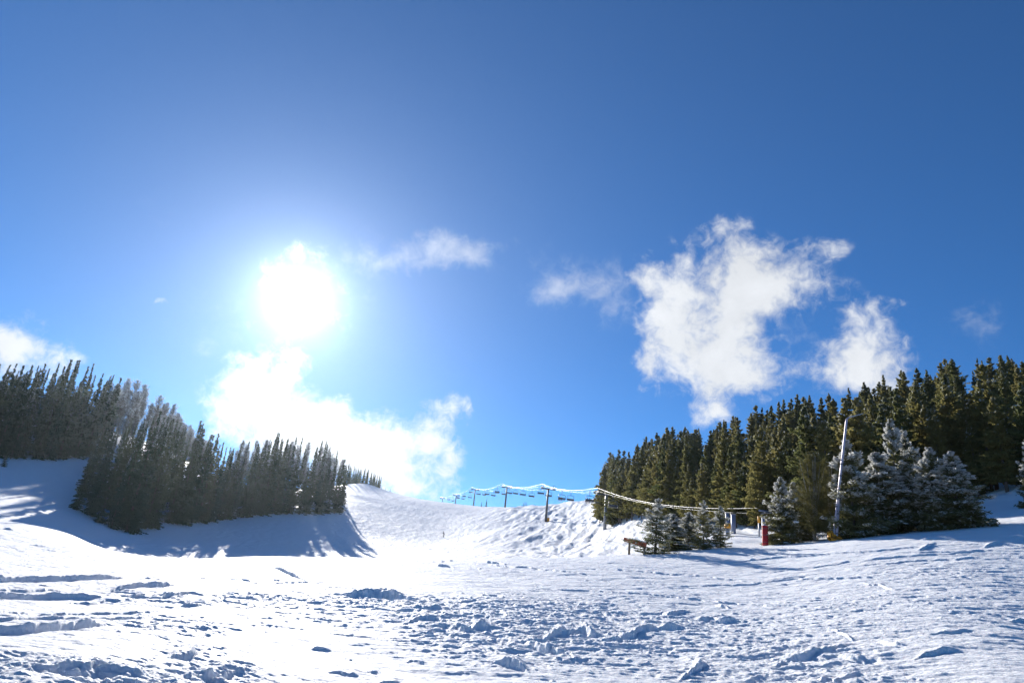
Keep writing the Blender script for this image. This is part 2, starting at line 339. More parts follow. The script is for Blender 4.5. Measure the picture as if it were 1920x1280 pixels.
class MB:
    def __init__(s): s.v = []; s.q = []; s.t = []
    def tube(s, pts, rad, seg=8, cap=True):
        pts = [Vector(p) for p in pts]; rad = rad if hasattr(rad, '__len__') else [rad] * len(pts)
        b0 = len(s.v); prev = None
        for i, p in enumerate(pts):
            d = (pts[min(i + 1, len(pts) - 1)] - pts[max(i - 1, 0)]).normalized()
            if prev is None:
                a = d.orthogonal().normalized()
            else: a = (prev - d * prev.dot(d)).normalized()
            prev = a; c = d.cross(a)
            for k in range(seg):
                an = 2 * PI * k / seg; s.v.append(tuple(p + (a * math.cos(an) + c * math.sin(an)) * rad[i]))
        for i in range(len(pts) - 1):
            for k in range(seg):
                k2 = (k + 1) % seg; s.q.append((b0 + i * seg + k, b0 + i * seg + k2, b0 + (i + 1) * seg + k2, b0 + (i + 1) * seg + k))
        if cap:
            for i, flip in ((0, 1), (len(pts) - 1, 0)):
                c0 = len(s.v); s.v.append(tuple(pts[i]))
                for k in range(seg):
                    a, b = b0 + i * seg + k, b0 + i * seg + (k + 1) % seg
                    s.t.append((c0, b, a) if flip else (c0, a, b))
        return s
    def box(s, c, size, rot=None, bev=.0):
        c = Vector(c); hx, hy, hz = [x / 2 for x in size]; M = rot or Matrix.Identity(3)
        b = min(hx, hy, hz) * .25 if bev == 0 else bev
        # bevelled box: 24 vertices
        b0 = len(s.v); ids = {}
        for sx in (-1, 1):
            for sy in (-1, 1):
                for sz in (-1, 1):
                    for ax in range(3):
                        p = [sx * hx, sy * hy, sz * hz]
                        for a2 in range(3):
                            if a2 != ax: p[a2] -= (sx, sy, sz)[a2] * b
                        ids[(sx, sy, sz, ax)] = len(s.v); s.v.append(tuple(c + M @ Vector(p)))
        S = (-1, 1)
        for ax in range(3):
            o1, o2 = (ax + 1) % 3, (ax + 2) % 3
            for sg in S:
                f = []
                for a_, b_ in ((-1, -1), (1, -1), (1, 1), (-1, 1)):
                    t = [0, 0, 0]; t[ax] = sg; t[o1] = a_; t[o2] = b_; f.append(ids[(*t, ax)])
                s.q.append(tuple(f if sg > 0 else f[::-1]))
            for a_ in S:
                for b_ in S:
                    f = []
                    for w_, x_ in ((-1, o1), (1, o1), (1, o2), (-1, o2)):
                        t = [0, 0, 0]; t[ax] = w_; t[o1] = a_; t[o2] = b_; f.append(ids[(*t, x_)])
                    s.q.append(tuple(f if a_ * b_ > 0 else f[::-1]))
        for sx in S:
            for sy in S:
                for sz in S:
                    f = [ids[(sx, sy, sz, k)] for k in range(3)]; s.t.append(tuple(f if sx * sy * sz > 0 else f[::-1]))
        return s
    def ball(s, c, r, sx=1, sy=1, sz=1, nu=10, nv=7):
        b0 = len(s.v)
        for i in range(nv + 1):
            th = PI * i / nv
            for k in range(nu):
                ph = 2 * PI * k / nu
                s.v.append((c[0] + r * sx * math.sin(th) * math.cos(ph), c[1] + r * sy * math.sin(th) * math.sin(ph), c[2] + r * sz * math.cos(th)))
        for i in range(nv):
            for k in range(nu):
                k2 = (k + 1) % nu; s.q.append((b0 + i * nu + k, b0 + (i + 1) * nu + k, b0 + (i + 1) * nu + k2, b0 + i * nu + k2))
        return s
    def mesh(s, name, mat, smooth=False):
        return mesh_np(name, s.v, s.q, s.t, mat, smooth)
    def build(s, name, mat, parent=None, smooth=False):
        return obj(name, s.mesh(name, mat, smooth), parent)

# ------------------------------------------------------------------ ground sheet
ii = np.arange(NR - 1)[:, None] * NA; jj = np.arange(NA)[None]; jn = (jj + 1) % NA
quads = np.stack([ii + jj, ii + jn, ii + NA + jn, ii + NA + jj], -1).reshape(-1, 4)[:, ::-1]
verts = np.stack([GX, GY, GZ], -1).reshape(-1, 3)
c0 = len(verts); verts = np.vstack([verts, [[0, 0, float(GZ[0].mean())]]])
tris = np.stack([np.full(NA, c0), np.roll(np.arange(NA), -1), np.arange(NA)], -1)
g = obj('snow_ground', mesh_np('snow_ground', verts, quads, tris, SNOW))
g['kind'] = 'structure'; g['label'] = 'snow covered ski slopes rutted by tracks'
del verts, quads

# ------------------------------------------------------------------ trees
def crown_mesh(name, seed, H, Rad, cb, nb, per, card, prof, droop, mat, tipup=.3, lump=.3, flat=.5, wid=.42, snow=0):
    g_ = np.random.default_rng(seed)
    hb = cb + (1 - cb) * (g_.random(nb) ** 1.15)                       # relative height of the branch
    phi = np.arange(nb) * 2.39996 + g_.normal(0, .35, nb)
    L_ = Rad * prof(np.clip((hb - cb) / (1 - cb), 0, 1)) * g_.uniform(1 - lump, 1 + lump * .4, nb)
    L_ *= 1 + .9 * fbm(phi * .6, hb * 7, seed, 2)
    L_ *= 1 + .18 * np.sin(phi + seed) + .12 * np.sin(hb * 23 + seed * 2)
    L_ = np.maximum(L_, .12 * Rad * .4)
    bi = np.repeat(np.arange(nb), per); m_ = len(bi)
    s = g_.random(m_) ** .65
    Lb = L_[bi]; ph = phi[bi]
    side = g_.normal(0, 1, m_) * .22 * Lb * (1 - s * .55)
    rise = (tipup * (hb[bi] ** 2) * 1.1 - droop * (1 - hb[bi]))
    x = np.cos(ph) * s * Lb - np.sin(ph) * side; y = np.sin(ph) * s * Lb + np.cos(ph) * side
    z = hb[bi] * H + rise * s * Lb + .18 * Lb * s ** 3 + g_.normal(0, .03 * Rad, m_) - .12 * np.abs(side)
    z = np.minimum(z, H * .985)
    size = card * g_.uniform(.6, 1.35, m_) * (0.55 + .45 * np.clip(Lb / Rad * 2, 0, 1))
    yaw = ph + g_.normal(0, .75, m_); pit = rise * .7 + g_.normal(0, flat, m_)
    d = np.stack([np.cos(yaw) * np.cos(pit), np.sin(yaw) * np.cos(pit), np.sin(pit)], -1)
    rnd = g_.normal(0, 1, (m_, 3)); rnd[:, 2] *= .6
    w = np.cross(d, rnd); w /= np.linalg.norm(w, axis=1, keepdims=True) + 1e-6
    c = np.stack([x, y, z], -1); sz = size[:, None]
    v0 = c - d * sz * .5; v1 = c + w * sz * wid * .5; v2 = c + d * sz * .62; v3 = c - w * sz * wid * .5
    verts = np.stack([v0, v1, v2, v3], 1).reshape(-1, 3)
    q = np.arange(m_ * 4).reshape(-1, 4)
    fr = np.clip(s * .8 + g_.normal(0, .12, m_) + .60 * hb[bi] - .15, 0, 1.45)
    me = mesh_np(name, verts, q, None, mat, False, np.repeat(fr, 4))
    sm = []
    if snow:                                                            # separate lumps of snow lying on the boughs
        k = [i for i in g_.permutation(m_) if s[i] > .45 and hb[bi[i]] < .7][:snow]
        for i in k:
            r_ = card * g_.uniform(.5, 1.3); mb = MB()
            mb.ball((0, 0, 0), r_, g_.uniform(.9, 1.9), g_.uniform(.9, 1.6), .5, 9, 6)
            sm.append(((x[i], y[i], z[i] + r_ * .25), mb.mesh('snow_lump', SNOW, True)))
    return me, sm
def trunk_mesh(H, r, mat, bend=0, top=.97, name='trunk'):
    mb = MB(); pts = []; 
    for i in range(7):
        t = i / 6; pts.append((bend * math.sin(t * 2.4) * .3, bend * t * t * .3, -.6 + (H * top + .6) * t))
    mb.tube(pts, [max(.015, r * (1 - .93 * i / 6)) for i in range(7)], 7)
    return mb.mesh(name, mat, True)
cone = lambda p: (lambda t: (1 - t) ** p * (0.55 + .45 * np.clip(t / .12, 0, 1)) + .02)
spire = lambda t: np.where(t > .55, (1 - t) * .62 + .02, .28 + .72 * ((1 - t / .55) ** .9) * .62 + .1)
pfull = lambda t: np.clip(1.35 * (1 - t) ** .85, 0, 1) * (.65 + .35 * np.clip(t / .2, 0, 1)) + .01
pcone = lambda t: np.clip(1.1 * (1 - t) ** .95, 0, 1) * (.7 + .3 * np.clip(t / .2, 0, 1)) + .01

def proto(kind, seed):
    if kind == 'pine':
        me, sm = crown_mesh('crown', seed, 15, 1.9 + .25 * (seed % 3), .05 + .03 * (seed % 3), 190, 64, .36, (pfull, pcone)[seed % 2], .25, M_PINE, .5, .42, .7, .5)
        return 15, me, sm, trunk_mesh(15, .19, M_BARK)
    if kind == 'fir':
        me, sm = crown_mesh('crown', seed, 20, 2.3 + .2 * (seed % 3), .03, 200, 48, .46, (spire, cone(1.0))[seed % 2], .55, M_FIR, .3, .4, .55, .42)
        return 20, me, sm, trunk_mesh(20, .2, M_BARK)
    if kind == 'spruce':
        me, sm = crown_mesh('crown', seed, 8, 2.2, .02, 190, 110, .27, cone(.85), .3, M_SPRUCE, .45, .35, .5, .35, snow=5)
        return 8, me, sm, trunk_mesh(8, .13, M_BARK)
    if kind == 'open':                                                   # thin frosted spruce with long bare tips
        me, sm = crown_mesh('crown', seed, 6, 1.7, .02, 120, 90, .17, cone(.95), .1, M_SPRUCE, .75, .6, .5, .3, snow=2)
        return 6, me, sm, trunk_mesh(6, .09, M_BARK)
    if kind == 'aspen':
        g_ = np.random.default_rng(seed); nb = 70; mb = MB(); H = 14
        mb.tube([(0, 0, -.6), (.1, .05, 4), (.05, .2, 9), (.15, .1, 13.6)], [.13, .11, .07, .02], 6)
        for i in range(nb):
            t = .35 + .62 * g_.random(); a = g_.uniform(0, 6.28); l = 2.3 * (1.1 - t) + .5; z = H * t
            mb.tube([(.1, .1, z), (.1 + math.cos(a) * l * .5, .1 + math.sin(a) * l * .5, z + l * .5), (.1 + math.cos(a) * l * .75, .1 + math.sin(a) * l * .75, z + l * 1.1)], [.035, .022, .008], 3, False)
        me, sm = crown_mesh('crown', seed, 14.6, 1.7, .38, 110, 40, .60, lambda t: .95 * (1 - t) ** .5 * (.5 + .5 * np.clip(t / .3, 0, 1)), -1.1, M_TWIG, 1.3, .4, .35, .06)
        return 14.6, me, None, mb.mesh('trunk', M_ASPBARK, True)
    if kind == 'brush':
        g_ = np.random.default_rng(seed); mb = MB()
        for i in range(17):
            a = g_.uniform(0, 6.28); l = g_.uniform(.05, .22) * 6; h_ = g_.uniform(.5, .95) * 8
            mb.tube([(0, 0, -.4), (math.cos(a) * l * .3, math.sin(a) * l * .3, h_ * .45), (math.cos(a) * l, math.sin(a) * l, h_)], [.06, .04, .010], 5)
        me, _ = crown_mesh('crown', seed, 8, 2.3,   .04, 190, 60, .40, lambda t: .12 + .95 * (1 - t) ** .8, -.35, M_BRUSH, .8, .55, .6, .09)
        return 8, me, None, mb.mesh('trunk', M_ASPBARK, True)
PROTO = {k: [proto(k, 40 + i * 7 + j) for i in range(c_)] for j, (k, c_) in enumerate((('pine', 10), ('fir', 9), ('spruce', 4), ('open', 3), ('aspen', 4), ('brush', 2)))}

def tree(kind, name, label, cat, x, y, H, group=None, wide=1.0, z=None, tilt=0, snow=True, pick=None):
    H0, cr, sn, tr = PROTO[kind][pick if pick is not None else random.randrange(len(PROTO[kind]))]
    z = ground_z(x, y) if z is None else z
    o = thing(name, label, cat, (x, y, z - .05), random.uniform(0, 6.28), group)
    s = H / H0; w = s * wide
    o.scale = (w, w, s); o.rotation_euler[0] = tilt + random.gauss(0, .015); o.rotation_euler[1] = random.gauss(0, .015)
    obj('crown', cr, o); obj('trunk', tr, o)
    if sn and snow:
        for p_, m_ in sn: obj('snow_lump', m_, o).location = p_
    return o

def line_el(pts):
    q = sorted(azel(u, v) for u, v in pts); a = [k[0] for k in q]; e = [k[1] for k in q]
    return lambda t: float(np.interp(t, a, e))
def front_d(pts):
    q = sorted((azel(u, v)[0], d) for u, v, d in pts); a = [k[0] for k in q]; e = [k[1] for k in q]
    return lambda t: float(np.interp(t, a, e))

def forest(kind, name, labels, cat, group, front, depth, top, hnom, nmax, spacing, wide, seed, mix=None):
    """labels: (front row, middle, skyline) descriptions"""
    g_ = random.Random(seed); fd = front_d(front); te = line_el(top)
    a0 = azel(front[0][0], front[0][1])[0]; a1 = azel(front[-1][0], front[-1][1])[0]
    pts = []; tries = 0
    # first the front edge, evenly filled, then the interior, then the skyline
    for phase, want in ((0, .30), (2, .30), (1, .40)):
        cnt = 0; t_ = 0
        while cnt < nmax * want and t_ < 9000:
            t_ += 1; a = g_.uniform(a0, a1); f0 = fd(a)
            f = {0: g_.random() * .08, 2: g_.uniform(.82, 1), 1: g_.uniform(.08, .9)}[phase]
            r = f0 + depth * f; x, y = r * math.sin(a), r * math.cos(a)
            sp = spacing * (.75 if phase != 1 else 1)
            if any((x - p[0]) ** 2 + (y - p[1]) ** 2 < sp * sp for p in pts): continue
            z = ground_z(x, y); hm = r * math.tan(te(a)) - z; h = hnom * g_.uniform(.6, 1.15)
            if phase == 2: h = hm * (1.02 - .34 * g_.random() ** 1.6) if hm < hnom * 1.8 else hnom * 1.5
            h = min(h, hm * g_.uniform(.84, 1.03))
            if h < hnom * .28: continue
            pts.append((x, y)); cnt += 1
            tree(kind, name, labels[phase], cat, x, y, h, group + (' at the front edge', ' inside the wood', ' along the skyline')[phase], wide * g_.uniform(.8, 1.25))
    return pts

# right hand hillside
TOP_R = [(1118,872),(1135,850),(1160,838),(1200,822),(1260,800),(1300,792),(1380,772),(1440,752),(1475,742),(1520,722),(1560,735),(1640,708),(1700,690),(1740,692),(1770,670),(1830,665),(1870,662),(1960,682),(2100,680)]
FR_R = [(1125,960,185),(1150,970,170),(1200,979,150),(1300,990,122),(1400,1003,102),(1500,1000,92),(1600,985,88),(1700,975,94),(1800,965,98),(1880,948,94),(2000,945,92),(2060,945,92)]
forest('pine', 'pine_tree', ('olive green pine in the front row of the forest on the right hillside', 'dark pine inside the forest on the right hillside', 'dark pine whose tip stands on the skyline of the right hillside'),
       'pine tree', 'pines of the right hand forest', FR_R, 98, TOP_R, 14.2, 300, 3.0, 1.2, 5)
# left: the cluster that leans into the picture
TOP_L2 = [(120,900),(150,850),(190,805),(240,790),(290,765),(330,775),(360,800),(400,785),(430,830),(480,822),(540,806),(570,820),(610,822),(640,850),(652,870)]
FR_L2 = [(138,962,127),(180,985,124),(230,1003,119),(300,985,135),(400,972,160),(500,968,176),(600,966,190),(628,950,196),(640,940,205)]
forest('fir', 'fir_tree', ('dark spire shaped fir in the front row of the left tree clump', 'dark fir inside the left tree clump', 'slender fir whose tip stands on the skyline of the left tree clump'),
       'fir tree', 'firs of the left clump', FR_L2, 45, TOP_L2, 19, 122, 2.5, 1.0, 6)
# far left hillside
TOP_L1 = [(-200,650),(-60,660),(0,672),(50,688),(100,674),(150,670),(190,686),(230,712),(280,730),(330,762)]
FR_L1 = [(-120,870,150),(-60,862,155),(0,860,160),(50,858,163),(100,868,168),(150,856,176),(190,845,186)]
forest('fir', 'fir_tree', ('dark fir at the foot of the far left hillside forest', 'dark fir inside the far left hillside forest', 'dark fir whose tip stands on the skyline of the far left hillside'),
       'fir tree', 'firs of the far left hillside', FR_L1, 60, TOP_L1, 19, 100, 3.0, 1.1, 9)
# bare aspens behind
forest('aspen', 'aspen_tree', ('bare frosted aspen in front on the left hilltop', 'bare frosted aspen in the grey wood on the left hilltop', 'bare frosted aspen on the skyline of the left hilltop'),
       'aspen tree', 'aspens of the left hilltop', [(185,835,200),(260,840,200),(345,850,200),(395,870,212)], 50, [(180,688),(230,702),(280,722),(330,755),(350,785),(400,840)], 14, 100, 1.9, 1.15, 12)
forest('aspen', 'aspen_tree', ('bare aspen among the firs of the left clump', 'bare aspen standing inside the left clump', 'bare aspen whose twigs stand on the skyline of the left clump'),
       'aspen tree', 'aspens of the left clump', [(400,960,175),(500,955,195),(600,950,208),(632,935,214)], 34, [(400,800),(430,815),(480,820),(540,812),(570,818),(610,824),(640,848)], 15, 36, 2.4, 1.0, 14)
# far wood on the crest
forest('fir', 'fir_tree', ('small distant fir in the front of the far wood on the crest', 'small distant fir inside the far wood on the crest', 'small distant fir on the skyline of the far wood on the crest'),
       'fir tree', 'firs of the far wood on the crest', [(642,905,318),(680,908,325),(712,914,330)], 26, [(640,868),(660,872),(690,878),(712,890)], 11, 40, 2.0, 1.1, 16)

# single trees on the skyline
def place(kind, name, label, cat, u, vb, vt, d, wide=1.0, group=None, pick=None, snow=True, onground=True):
    """stand a tree d metres out on the bearing of (u, vb); its height follows from the height it has in the picture"""
    dr = ray(u, vb); h = math.hypot(dr[0], dr[1]); x, y = dr[0] / h * d, dr[1] / h * d
    z = ground_z(x, y); top = math.tan(azel(u + (vb - vt) * .07, vt)[1]) * d
    return tree(kind, name, label, cat, x, y, max(.8, top - z), group, wide, pick=pick, snow=snow)
for u, vb, vt, lb in ((903,945,938,'tiny low fir on the piste skyline right of the fourth lift tower'), (912,945,932,'tiny pointed fir on the piste skyline between two lift towers'),
                  (981,950,940,'tiny fir on the piste skyline, left one of a tight trio'), (984,950,939,'tiny fir on the piste skyline, middle one of a tight trio'), (987,950,940,'tiny fir on the piste skyline, right one of a tight trio'),
                  (722,921,913,'tiny fir on the crest just right of the far wood'), (731,922,914,'tiny lone fir on the crest farther right of the far wood'), (715,918,908,'tiny fir at the right end of the far wood')):
    place('fir', 'fir_tree', lb, 'fir tree', u, vb, vt, 318, 1.0, snow=False)
place('fir', 'fir_tree', 'small dark bushy fir alone in shaded snow at the left edge', 'fir tree', 8, 868, 848, 152, 2.0, snow=False)

# near trees, each one its own
NEAR = [
 ('open', 'spruce_tree', 'ragged frosted spruce nearest the red brown board, tallest of the small ones', 1228,1048,932,60,2.0,0),
 ('spruce', 'spruce_tree', 'low dark spruce behind the ragged frosted one', 1262,1037,962,65,2.0,1),
 ('spruce', 'spruce_tree', 'round low spruce behind the snow mound left of two slim spruces', 1291,1024,958,68,1.9,2),
 ('open', 'spruce_tree', 'slim frosted spruce, left one of the pair left of the red post', 1319,1030,936,64,1.5,1),
 ('open', 'spruce_tree', 'slim frosted spruce, right one of the pair left of the red post', 1351,1020,946,66,1.6,2),
 ('open', 'spruce_sapling', 'tiny frosted spruce sapling on the lit snow before the spruces', 1253,1044,1013,60,1.0,0),
 ('spruce', 'spruce_tree', 'frosted spruce standing just right of the red padded post', 1468,1023,893,69,1.15,3),
 ('spruce', 'spruce_tree', 'grey green spruce half hidden behind the one beside the red post', 1492,1020,902,72,1.4,0),
 ('spruce', 'spruce_tree', 'broad frosted spruce standing right behind the snowmaking pole', 1604,1015,822,66,1.2,1),
 ('spruce', 'spruce_tree', 'grey green spruce with drooping arms right of the snowmaking pole', 1655,1012,846,68,1.75,2),
 ('spruce', 'spruce_tree', 'tallest whitish frosted spruce on the right', 1690,1006,782,70,.85,3),
 ('open', 'spruce_tree', 'white frosted thin spruce beside the tallest whitish one', 1722,1004,803,71,1.15,0),
 ('spruce', 'spruce_tree', 'narrow white spruce, left one of two pointed ones above snow lumps', 1757,1006,836,67,1.35,1),
 ('spruce', 'spruce_tree', 'broad white spruce, right one of two pointed ones above snow lumps', 1802,1005,844,66,1.65,2),
 ('spruce', 'spruce_tree', 'frosted spruce cut by the right edge of the picture', 1948,968,815,82,.9,3),
]
for kind, nm, lb, u, vb, vt, d, wd, pk in NEAR: place(kind, nm, lb, 'spruce tree' if nm == 'spruce_tree' else 'sapling', u, vb, vt, d, wd, 'small spruces at the foot of the right hillside', pk)
place('brush', 'bare_bush', 'tall bare olive bush left of the snowmaking pole', 'bush', 1528, 1016, 845, 69, 1.0, 'bare bushes by the snowmaking pole', 0)
place('brush', 'bare_bush', 'tall bare bush close behind the snowmaking pole base', 'bush', 1560, 1014, 868, 71, .8, 'bare bushes by the snowmaking pole', 1)

# ------------------------------------------------------------------ ski lift
TOW = [  # name in words, top of pole in the picture, distance, arm half width
 ('first lift tower from the right, its foot on the mogul field beside the pines', 1137, 928, 169, 2.2),
 ('second lift tower from the right, full height on the mogul field', 1028, 917, 230, 2.2),
 ('third lift tower from the right, its foot at the skyline', 950.5, 914, 303, 2.2),
 ('fourth lift tower from the right, standing behind the skyline', 891, 918, 405, 2.2),
 ('fifth lift tower from the right, short above the skyline', 855.5, 929, 507, 2.2),
 ('farthest lift tower, only its arm above the skyline', 830, 934, 607, 2.2)]
tw = []
for lb, u, v, Y_, hw in TOW:
    p = at(u, v, Y_); gz = ground_z(p.x, p.y)
    o = thing('lift_tower', lb, 'lift tower', (p.x, p.y, gz), R(8), 'towers of the chairlift'); H = p.z - gz
    MB().tube([(0, 0, -1), (0, 0, H * .5), (0, 0, H)], [.42, .36, .30], 12).build('pole', M_DARK if Y_ > 200 else M_STEEL, o, True)
    MB().box((0, 0, H + .12), (2 * hw + .5, .42, .42)).build('crossarm', M_DARK, o)
    for sx in (-1, 1):
        mb = MB().box((sx * hw, 0, H + .46), (.18, 2.6, .24))
        for k in range(6): mb.tube([(sx * hw - .08, -1.1 + .44 * k, H + .55), (sx * hw + .08, -1.1 + .44 * k, H + .55)], .19, 10)
        mb.build('sheave_train', M_DARK, o)
        MB().tube([(sx * (hw - .5), 0, H + .2), (sx * (hw - .5), 0, H + 1.35), (sx * (hw + .15), 0, H + 1.5)], .07, 6).build('lifting_frame', M_DARK, o)
    mb = MB()
    for k in range(int(H / .6)): mb.box((0, -.48 + .06 * k * .6 / H, .8 + k * .55), (.4, .04, .04))
    for sx in (-1, 1): mb.tube([(sx * .2, -.48, .5), (sx * .2, -.40, H)], .025, 5)
    mb.build('ladder', M_STEEL, o)
    if Y_ == 230: MB().box((.7, -.45, .55), (.8, .5, 1.5), None, .12).build('pad', M_YEL, o)
    tw.append((p, H, hw))
tw.sort(key=lambda t: t[0].y)
# bottom terminal, half hidden by the spruces
pe = at(1452, 986, 92); gz = ground_z(pe.x, pe.y)
o = thing('lift_terminal', 'grey steel bottom station of the chairlift behind the small spruces', 'lift station', (pe.x, pe.y, gz), R(10))
Hd = max(2.6, pe.z - gz + .9)
MB().tube([(-2.2, 0, Hd), (2.2, 0, Hd)], .14, 8).build('beam', M_BLUEGREY, o, True)
wheel = MB(); 
wheel.tube([(2.2 * math.cos(a * PI / 12), -1.2 + 2.2 * math.sin(a * PI / 12), Hd - .45) for a in range(25)], .10, 6, False)
for a in range(6): wheel.tube([(0, -1.2, Hd - .45), (2.2 * math.cos(a * PI / 3), -1.2 + 2.2 * math.sin(a * PI / 3), Hd - .45)], .05, 5)
wheel.build('bullwheel', M_DARK, o, True)
for x_, y_ in ((-.2, -1.2),): MB().tube([(x_, y_, -.5), (x_, y_, Hd)], .24, 10).build('column', M_BLUEGREY, o, True)
TERM = (pe.x, pe.y, gz + Hd - .45)
def steelpost(u, vt, vb, Y_, r_, lb, m_, pad=None):
    p = at(u, vt, Y_); z = ground_z(p.x, p.y); o = thing('steel_post', lb, 'post', (p.x, p.y, z), 0, 'steel posts of the lift loading area')
    MB().tube([(0, 0, -.4), (0, 0, p.z - z)], r_, 12).build('shaft', m_, o, True)
    MB().tube([(0, 0, p.z - z), (0, 0, p.z - z + .06)], [r_ * 1.25] * 2, 12).build('cap', M_STEEL, o, True)
    if pad: MB().tube([(0, -.02, pad[0]), (0, -.02, pad[1])], r_ * 1.5, 10).build('pad', M_YEL, o, True)
steelpost(1364, 962, 1012, 88, .26, 'blue grey steel post with a small yellow pad behind the slim spruces', M_BLUEGREY, (.9, 1.5))
steelpost(1375, 964, 1010, 90, .30, 'thicker pale blue grey steel post without a pad', M_BLUEGREY)
steelpost(1431, 968, 1005, 78, .17, 'thin blue grey steel post rising behind the red padded post', M_BLUEGREY)
steelpost(1423, 976, 1005, 84, .10, 'thin post with a bright yellow pad at its top left of the red post', M_STEEL, (1.6, 2.4))

# ropes
def sag(p, q, s, n_=14):
    p, q = Vector(p), Vector(q); return [p.lerp(q, i / n_) - Vector((0, 0, 4 * s * (i / n_) * (1 - i / n_))) for i in range(n_ + 1)]
def sidepts(side, dz, sg, hwk=1.0):
    ends = []
    for p, H, hw in tw:
        ends.append(Vector((p.x + side * hw * hwk * math.cos(R(8)), p.y + side * hw * hwk * math.sin(R(8)), p.z + dz)))
    start = Vector((TERM[0] + side * 2.2 * math.cos(R(10)) * hwk, TERM[1] + side * 2.2 * math.sin(R(10)) * hwk, TERM[2] + (dz - .75)))
    ends = [start] + ends; out = []
    for a, b in zip(ends[:-1], ends[1:]):
        s_ = sag(a, b, sg * (b - a).length); out += s_ if not out else s_[1:]
    return out
SL, SR = sidepts(-1, .78, .014), sidepts(1, .78, .014)
mb = MB(); mb.tube(SL, .017, 6, False); mb.tube(SR, .017, 6, False)
top_turn = [SL[-1].lerp(SR[-1], .5) + Vector((2.2 * math.cos(a), 2.2 * math.sin(a), 0)) for a in np.linspace(PI, 0, 9)]
mb.tube(top_turn, .05, 6, False); 
rope = obj('haul_rope', mb.mesh('haul_rope', M_ROPE, True)); rope['label'] = 'steel haul rope loop of the chairlift strung over all towers'; rope['category'] = 'cable'
mb = MB(); mb.tube(sidepts(-1, 1.5, .020, 1.05), .034, 6, False)
cr = obj('signal_cable', mb.mesh('signal_cable', M_ROPE, True)); cr['label'] = 'thick white rimed cable hung highest above the left side of the lift towers'; cr['category'] = 'cable'

# chairs
def chair(label):
    o = thing('lift_chair', label, 'lift chair', (0, 0, 0), 0, 'chairs of the chairlift')   # origin at the rope
    MB().box((0, 0, -.03), (.16, .5, .22)).build('grip', M_DARK, o)
    MB().tube([(0, 0, -.05), (0, -.12, -.5), (0, -.12, -1.15)], .065, 8).build('hanger', M_DARK, o, True)
    fr = MB().tube([(-1.05, .25, -2.62), (-1.08, -.28, -2.5), (-1.08, -.35, -1.7), (-.95, -.22, -1.22), (-.5, -.12, -1.14), (.5, -.12, -1.14), (.95, -.22, -1.22), (1.08, -.35, -1.7), (1.08, -.28, -2.5), (1.05, .25, -2.62)], .062, 6)
    fr.build('frame', M_DARK, o, True)
    sh = MB(); sh.box((0, 0, -2.6), (2.1, .5, .08)); sh.build('seat', M_SEAT, o)
    MB().box((0, -.34, -2.25), (2.08, .08, .46), Matrix.Rotation(R(-10), 3, 'X')).build('backrest', M_SEAT, o)
    MB().tube([(-1.04, -.3, -2.05), (-1.04, .25, -2.15), (1.04, .25, -2.15), (1.04, -.3, -2.05)], .03, 6).build('safety_bar', M_STEEL, o, True)
    return o
def copy_tree(o, parent=None):
    c = o.copy(); col.objects.link(c); c.parent = parent
    for ch in list(o.children): copy_tree(ch, c)
    return c
def on_line(L_, u):
    best = None
    for i in range(len(L_) - 1):
        a, b = L_[i], L_[i + 1]
        ua = to_px(a)[0]; ub = to_px(b)[0]
        if (ua - u) * (ub - u) <= 0 and abs(ua - ub) > 1e-6:
            return a.lerp(b, (u - ua) / (ub - ua))
    return None
CI = np.linalg.inv(CMn)
def to_px(p):
    q = CI @ np.array(p); return 960 + F * q[0] / -q[2], 640 - F * q[1] / -q[2]
CHAIRS = [(1405,1,0,'empty chair hanging low over the loading area beside the red post'),(1150,-1,0,'empty chair against the dark pines right of the first tower'),(1126,1,0,'empty chair half behind the first tower at the forest edge'),
 (1106,-1,2,'chair with two riders nearest the forest edge'),(1071,1,0,'empty chair between the two chairs with riders'),(1054,-1,2,'chair with two riders right of the second tower'),
 (1030,1,0,'empty chair just right of the second tower pole'),(1015,-1,0,'empty chair just left of the second tower pole'),(998,1,0,'lowest empty chair between the second and third towers'),
 (981,-1,0,'empty chair in the middle between the second and third towers'),(968,1,0,'empty chair second to the right of the third tower'),(956,-1,0,'empty chair close right of the third tower'),
 (946,1,0,'empty chair just left of the third tower pole'),(933,-1,3,'chair full of riders left of the third tower'),(926,1,0,'empty chair below left of the full chair'),
 (914,-1,0,'empty chair, right one of a close pair between third and fourth towers'),(909,1,0,'empty chair, left one of a close pair between third and fourth towers'),(898,-1,0,'empty chair close right of the fourth tower'),
 (884,-1,0,'empty chair close left of the fourth tower'),(882,1,0,'empty chair low left of the fourth tower'),(871,-1,0,'small empty chair between fourth and fifth towers, high one'),
 (869,1,0,'small empty chair between fourth and fifth towers, low one'),(860,-1,2,'small chair with riders close right of the fifth tower'),(850,1,0,'small empty chair close left of the fifth tower'),
 (842,-1,0,'tiny empty chair between the two farthest towers'),(826,1,0,'tiny empty chair at the far end of the lift')]
c0_ = None; riders = []
for u, sd, nr, lb in CHAIRS:
    p = on_line(SR if sd > 0 else SL, u)
    if p is None: continue
    if c0_ is None: c0_ = chair(lb); c_ = c0_
    else: c_ = copy_tree(c0_); c_['label'] = lb
    c_.location = p; c_.rotation_euler = (0, 0, R(8) + (PI if sd > 0 else 0))
    c_['label'] = lb
    if nr: riders.append((p, sd, nr, u))

